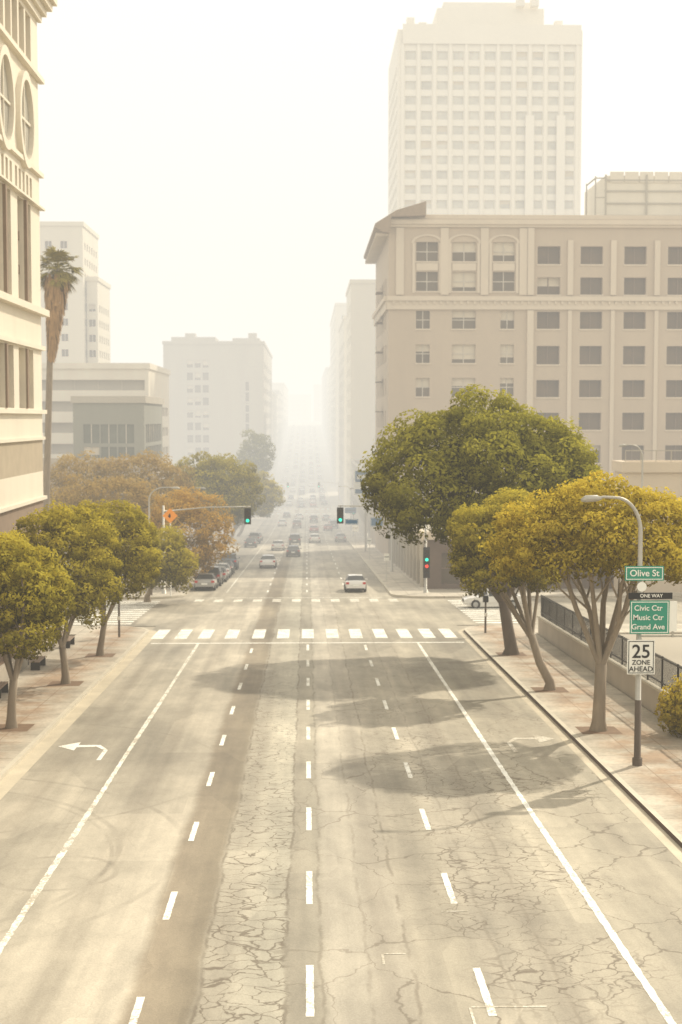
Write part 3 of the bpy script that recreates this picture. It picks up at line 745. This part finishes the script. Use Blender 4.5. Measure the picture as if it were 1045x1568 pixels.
def lamp(name,x,y,h,arm,base_mat=STEEL,z0=None):
    z=zr(y)+.15 if z0 is None else z0; mb=MB()
    mb.tube([(x,y,z-.2),(x,y,z+.25)],[.17,.17],base_mat,12); mb.tube([(x,y,z+.25),(x,y,z+2.2)],[.115,.105],base_mat,10)
    n=10; pts=[(x,y,z+2.2),(x,y,z+h-1.2)]; rad=[.10,.075]
    for i in range(1,n+1):
        t=i/n*math.pi/2; pts.append((x+arm*(1-math.cos(t))*.55, y, z+h-1.2+1.1*math.sin(t))); rad.append(.07-.002*i)
    pts.append((x+arm*.8,y,z+h-.08)); rad.append(.045); pts.append((x+arm,y,z+h-.13)); rad.append(.04)
    mb.tube(pts,rad,STEEL,9)
    sg=1 if arm>0 else -1; X=x+arm
    mb.tube([(X-sg*.25,y,z+h-.13),(X-sg*.1,y,z+h-.12),(X+sg*.25,y,z+h-.14),(X+sg*.42,y,z+h-.19)],[.05,.11,.12,.05],STEEL,10)
    return mb.build(name)
lamp('street_lamp',10.95,46.3,9.0,-1.55,POLEB)
Yp=46.12
plate('speed_limit_sign',10.53,11.44,Yp,4.78,5.92,SW,SK,(('25',.62,10.985,5.52),('ZONE',.22,10.985,5.17),('AHEAD',.24,10.985,4.95)),SK)
plate('direction_sign',10.6,11.9,Yp,6.12,7.22,SG,SW,(('Civic Ctr',.25,11.2,6.97),('Music Ctr',.25,11.2,6.66),('Grand Ave',.25,11.2,6.35)),SW)
plate('one_way_sign',10.55,12.0,Yp+.02,7.27,7.48,SK,None,(('ONE WAY',.16,11.3,7.375),),SW)
plate('street_name_sign',10.42,11.7,Yp,7.88,8.36,SG,SW,(('Olive St',.30,11.06,8.12),),SW)
mb=MB(); mb.box(11.92,12.15,Yp,Yp+.03,6.2,7.2,SW); mb.box(11.0,12.4,Yp+.08,Yp+.14,6.0,6.06,STEEL); mb.box(12.0,12.06,Yp+.031,Yp+.08,6.0,7.1,STEEL); mb.build('parking_sign')
mb=MB(); pts=[(10.98+.16*math.cos(t),Yp,7.68+.16*math.sin(t)) for t in np.linspace(0,6.283,17)[:-1]]; mb.face(pts,SW); mb.face([(a,b+.02,c) for a,b,c in pts],STEEL)
mb.build('round_sign')
for x,y,h,a in ((-13.4,121,9.,2.2),(-13.6,152,9.,2.4),(9.0,150,9,-2.2),(-13.4,205,9,2.2),(9.0,212,9,-2.2),(-12.6,270,9,2.2),(9.,290,9,-2.2),(28.,118,12.5,-1.6)):
    lamp('street_lamp',x,y,h,a)

def lens(name,c,es): return simple(name,c,var=0.,emit=c,es=es)
LG=lens('signal_green_lit',(.02,.9,.55),1.6); LR=lens('signal_red_lit',(.9,.05,.03),1.6); LD=simple('signal_lens_off',(.05,.035,.03))
def head(mb,x,y,z,lit='g'):
    mb.box(x-.18,x+.18,y,y+.25,z-.55,z+.55,SK); mb.box(x-.28,x+.28,y+.255,y+.28,z-.68,z+.68,SK)
    for k,(dz,m) in enumerate(((.35,LR if lit=='r' else LD),(0,LD),(-.35,LG if lit=='g' else LD))):
        pts=[(x+.135*math.cos(t),y-.012,z+dz+.135*math.sin(t)) for t in np.linspace(0,6.283,17)[:-1]]; mb.face(pts,m)
        for a in np.linspace(.1,math.pi-.1,9)[:-1]:
            b=a+(math.pi-.2)/8
            mb.face([(x+.155*math.cos(a),y-.001,z+dz+.155*math.sin(a)),(x+.155*math.cos(b),y-.001,z+dz+.155*math.sin(b)),(x+.155*math.cos(b),y-.22,z+dz+.155*math.sin(b)),(x+.155*math.cos(a),y-.22,z+dz+.155*math.sin(a))],SK)
def signal(x,y,armx,zh,heads,low=None):
    mb=MB(); z=zr(y)+.15
    mb.tube([(x,y,z-.2),(x,y,z+.3)],[.2,.18],STEEL,12); mb.tube([(x,y,z+.3),(x,y,zh+.9)],[.12,.09],STEEL,10)
    if armx is not None: mb.tube([(x,y,zh+.4),(armx*.5+x*.5,y,zh+.75),(armx,y,zh+.8)],[.065,.05,.04],STEEL,8)
    for hx,l in heads: head(mb,hx,y-.35,zh,l); mb.box(hx-.03,hx+.03,y-.07,y+.03,zh-.3,zh+.85,STEEL)
    if low:
        for dz,l in low: head(mb,x+.05,y-.45,dz,l)
    mb.build('traffic_signal')
signal(-12.,119.,-4.7,5.0,[(-4.95,'g')])
signal(10.0,119.,2.6,5.05,[(2.8,'g')],low=[(1.7,'g'),(.45,'r')])
signal(8.6,262.,None,-3.,[],low=[(-3.9,'g')]); signal(8.4,376.,3.,-4.5,[(3.2,'g')]); signal(-11.,376.,-5.,-4.5,[(-5.,'g')])
plate('street_name_sign',3.2,4.3,118.8,4.3,4.75,SB,SW)
mb=MB(); y=116.; x=-11.15; z=5.25; d=.62
mb.face([(x-d,y,z),(x,y,z-d),(x+d,y,z),(x,y,z+d)],SO); mb.face([(x-d*.3,y-.01,z-.05),(x,y-.01,z-d*.35),(x+d*.1,y-.01,z-.03),(x,y-.01,z+d*.35)],SK)
mb.tube([(x,y+.05,zr(y)),(x,y+.05,z+.3)],[.05,.05],STEEL,8); mb.build('construction_warning_sign')
mb=MB(); mb.box(6.6,10.2,198,198.25,2.5,6.0,SW); mb.box(6.75,10.05,197.96,197.999,4.3,5.85,SB); mb.box(6.75,10.05,197.955,197.998,2.7,3.3,SB); mb.box(7.0,9.8,197.94,197.959,4.7,5.3,SW)
mb.box(8.1,8.3,198.05,198.2,zr(198),2.5,STEEL); mb.box(10.2,10.6,198.05,198.2,5.0,5.2,STEEL); mb.build('shop_sign')
plate('shop_sign',7.2,8.6,160,1.,2.,SB,SW)
def post(x,y,h,m=SK):
    mb=MB(); z=zr(y)+.15; mb.tube([(x,y,z-.1),(x,y,z+h)],[.07,.06],POLEB,8); mb.box(x-.16,x+.16,y-.14,y+.1,z+h,z+h+.4,m); mb.box(x-.09,x+.09,y-.2,y-.141,z+1.05,z+1.25,SW); mb.build('pedestrian_signal')
post(-11.2,84.5,2.2); post(10.9,86.,1.9); post(-12.8,117,2.3)
def psign(x,y,h,w,hh,m):
    mb=MB(); z=zr(y)+.15; mb.tube([(x,y,z-.1),(x,y,z+h)],[.035,.035],STEEL,6); mb.box(x-w/2,x+w/2,y-.06,y-.037,z+h-hh,z+h,m); mb.box(x-w/2+.04,x+w/2-.04,y-.066,y-.061,z+h-hh*.5,z+h-hh*.4,SK); mb.build('parking_sign')
for a in ((7.6,135,2.6,.5,.7,SW),(7.6,172,2.8,.5,.7,SW),(7.7,225,3,.9,.9,SW),(7.7,250,5.5,2.,1.,SB),(-10.8,140,2.6,.5,.7,SW),(-10.8,175,2.6,.5,.7,SW)): psign(*a)

CG=glass_mat('car_glass',(.03,.032,.032),.05,.5); TY=simple('tyre',(.02,.02,.02)); RIM=simple('wheel_rim',(.4,.4,.4),rough=.3,metal=.7); TL=simple('tail_light',(.45,.02,.015),rough=.3,var=0); HLm=simple('head_light',(.8,.8,.75),rough=.2,var=0)
carm={}
def carpaint(c):
    if c not in carm:
        n=N('car_paint'); p=n.bsdf(n.mix(n.math('MULTIPLY',n.noise(3,2),.25),c,tuple(x*.7 for x in c)),.28,spec=.5); p.inputs['Coat Weight'].default_value=.7; carm[c]=n.m
    return carm[c]
def car(name,x,y,c,yaw=0.,suv=False,z=None):
    pm=carpaint(c); mb=MB(); h=1.22 if suv else 1.
    ST=[(-2.28,.42,.70,.72,.74,.70),(-2.2,.30,.92,.95,.84,.72),(-1.75,.24,.97,1.0,.89,.73),(-1.15,.2,.97,1.38,.9,.60),(-.3,.2,.95,1.45,.91,.62),(.45,.2,.93,1.38,.91,.61),(1.15,.2,.90,.94,.89,.74),(1.95,.24,.78,.81,.85,.68),(2.2,.3,.62,.65,.78,.6)]
    if suv: ST=[(-2.28,.42,.80,.84,.78,.72),(-2.2,.32,.98,1.02,.88,.74),(-2.0,.28,1.0,1.42,.9,.70),(-1.3,.24,1.0,1.5,.92,.68),(-.3,.24,.99,1.5,.92,.68),(.5,.24,.97,1.43,.92,.66),(1.2,.24,.94,1.0,.9,.76),(1.95,.26,.84,.88,.87,.7),(2.22,.32,.66,.7,.8,.62)]
    S_=[]
    for (yy,zb,zm,zt,w,wt) in ST:
        S_.append([(-w*.93,yy,zb),(-w,yy,zb+(zm-zb)*.45),(-w*.97,yy,zm),(-wt,yy,zt),(0,yy,zt+.03),(wt,yy,zt),(w*.97,yy,zm),(w,yy,zb+(zm-zb)*.45),(w*.93,yy,zb)])
    for i in range(len(S_)-1):
        a,b=S_[i],S_[i+1]; ta=ST[i][3]-ST[i][2]>.2; tb=ST[i+1][3]-ST[i+1][2]>.2
        for k in range(8):
            m=pm; 
            if k in (2,5) and (ta or tb): m=CG
            if k in (3,4) and (ta!=tb): m=CG
            mb.face([a[k],a[k+1],b[k+1],b[k]],m,True)
        mb.face([a[0],a[8],b[8],b[0]],TY)
    mb.face(S_[0],pm); mb.face(S_[-1],pm)
    for i in ([3,4,5] if not suv else [2,3,4,5]):
        for sg in (2,5):
            p,q=Vector(S_[i][sg]),Vector(S_[i][sg+1]); o=Vector((-.012 if sg==2 else .012,0,.004)); d=Vector((0,.05,0))
            mb.face([p+o-d,p+o+d,q+o+d,q+o-d],pm)
    for yy in (-1.38,1.38):
        for sx in (-1,1):
            mb.tube([(sx*.70,yy,.33),(sx*.93,yy,.33)],[.34,.34],TY,16); mb.tube([(sx*.931,yy,.33),(sx*.945,yy,.33)],[.2,.19],RIM,12)
    for sx in (-1,1):
        mb.box(sx*.72-.13,sx*.72+.13,-2.30,-2.16,.72,.90,TL); mb.box(sx*.62-.14,sx*.62+.14,2.1,2.22,.55,.68,HLm)
        mb.box(sx*1.02-.09,sx*1.02+.09,.55,.7,.93,1.06,pm)
    mb.box(-.8,.8,-2.34,-2.2,.38,.56,pm); mb.box(-.26,.26,-2.36,-2.341,.56,.70,HLm); mb.box(-.75,.75,2.15,2.27,.35,.5,pm)
    mb.box(-.5,.5,2.21,2.235,.5,.6,TY)
    o=mb.build(name,loc=(x,y,(zr(y) if z is None else z)+.01),rotz=yaw); o.scale=(1,1,h)
    if abs(yaw)<.2: o.rotation_euler[0]=math.atan((zr(y+2)-zr(y-2))/4)
    return o
WH=(.72,.70,.66); DKc=(.05,.048,.045); SV=(.33,.32,.30); RD=(.28,.04,.03); BRc=(.16,.09,.06); BL=(.06,.08,.12)
for x,y,c,s_ in ((-8.95,126,SV,0),(-8.8,131.6,DKc,1),(-8.6,137.2,SV,0),(-8.6,143,WH,0),(-8.6,149,DKc,0),(-8.6,158,BL,1),(-8.6,218,DKc,0),(-8.6,234,SV,1),(-8.6,246,WH,0),(5.7,240,SV,0),(5.7,300,DKc,1),(5.7,318,WH,0)):
    car('parked_car',x,y,c,suv=bool(s_))
for x,y,c,s_ in ((4.2,123.5,WH,0),(-4.4,161,WH,0),(-1.8,188,DKc,0),(-4.2,207,WH,0),(1.3,236,WH,0),(-1.9,226,DKc,1),(1.4,282,RD,0),(-2.1,303,BRc,1),(4.3,290,RD,0),(-5.4,313,WH,0),
                 (1.6,330,DKc,1),(-1.8,345,WH,0),(4.6,340,SV,0),(-5,355,DKc,0)):
    car('car',x,y,c,suv=bool(s_))
rc=random.Random(7)
for lane in (-8.6,-5,-1.7,1.8,5.0):
    y=405+rc.uniform(0,20)
    while y<960:
        c=rc.choice([WH,WH,WH,SV,DKc,BRc,RD,BL]); car('parked_car' if lane<-8 else 'car',lane+rc.uniform(-.2,.2),y,c,suv=rc.random()<.3)
        y+=rc.uniform(14,48)
car('car',13.9,105.5,WH,yaw=math.pi/2)

# ------------------------------------------------------------ haze: glowing volumes added for airlight and fill; dense far bank, thin near veil
def haze_glow(name, dens, L, col, b):
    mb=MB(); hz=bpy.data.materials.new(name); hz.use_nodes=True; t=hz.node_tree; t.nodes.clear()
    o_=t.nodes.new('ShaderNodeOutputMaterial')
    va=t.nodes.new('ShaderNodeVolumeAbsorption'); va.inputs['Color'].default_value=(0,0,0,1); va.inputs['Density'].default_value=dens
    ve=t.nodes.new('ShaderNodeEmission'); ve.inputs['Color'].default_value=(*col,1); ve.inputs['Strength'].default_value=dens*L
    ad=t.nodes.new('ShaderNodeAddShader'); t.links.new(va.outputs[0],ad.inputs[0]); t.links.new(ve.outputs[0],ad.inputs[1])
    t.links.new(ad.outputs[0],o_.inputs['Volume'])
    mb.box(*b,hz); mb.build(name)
haze_glow('haze_glow', FOG, 1.04, (1,.97,.885), (-420,74,112.7,3600,-40,128))
haze_glow('haze_glow', .0009, 1.04, (1,.93,.78), (-90,74,-58,112.69,-40,75))

# ------------------------------------------------------------ light, sky, camera
el,az=math.radians(SUN_EL),math.radians(SUN_AZ)
sd=Vector((math.sin(az)*math.cos(el),math.cos(az)*math.cos(el),math.sin(el)))
L=bpy.data.lights.new('sun','SUN'); L.energy=5.; L.angle=math.radians(1.0); L.color=(1,.91,.74)
lo=bpy.data.objects.new('sun',L); lo.rotation_euler=(-sd).to_track_quat('-Z','Y').to_euler(); lo.location=(50,50,80); S.collection.objects.link(lo)
w=bpy.data.worlds.new('World'); S.world=w; w.use_nodes=True; nt=w.node_tree; nt.nodes.clear()
out=nt.nodes.new('ShaderNodeOutputWorld'); bg=nt.nodes.new('ShaderNodeBackground'); sk=nt.nodes.new('ShaderNodeTexSky')
sk.sky_type='NISHITA'; sk.sun_disc=False; sk.sun_elevation=el; sk.sun_rotation=az; sk.dust_density=6.; sk.air_density=1.2
mx=nt.nodes.new('ShaderNodeMix'); mx.data_type='RGBA'; mx.inputs[0].default_value=.88; mx.inputs[7].default_value=(9.7,9.15,7.9,1)
nt.links.new(sk.outputs[0],mx.inputs[6]); nt.links.new(mx.outputs[2],bg.inputs[0]); bg.inputs[1].default_value=.15
nt.links.new(bg.outputs[0],out.inputs[0])
cd=bpy.data.cameras.new('camera'); cam=bpy.data.objects.new('camera',cd); S.collection.objects.link(cam); S.camera=cam
cam.location=(0,0,13.2); cam.rotation_euler=(math.radians(90-3.78),0,math.radians(-1.38))
cd.sensor_fit='VERTICAL'; cd.sensor_height=36; cd.sensor_width=24; cd.lens=50; cd.clip_end=6000; cd.clip_start=.5
cd.dof.use_dof=True; cd.dof.focus_distance=36; cd.dof.aperture_fstop=1.1
print('OBJS',len(bpy.data.objects),'POLYS',sum(len(m.polygons) for m in bpy.data.meshes))
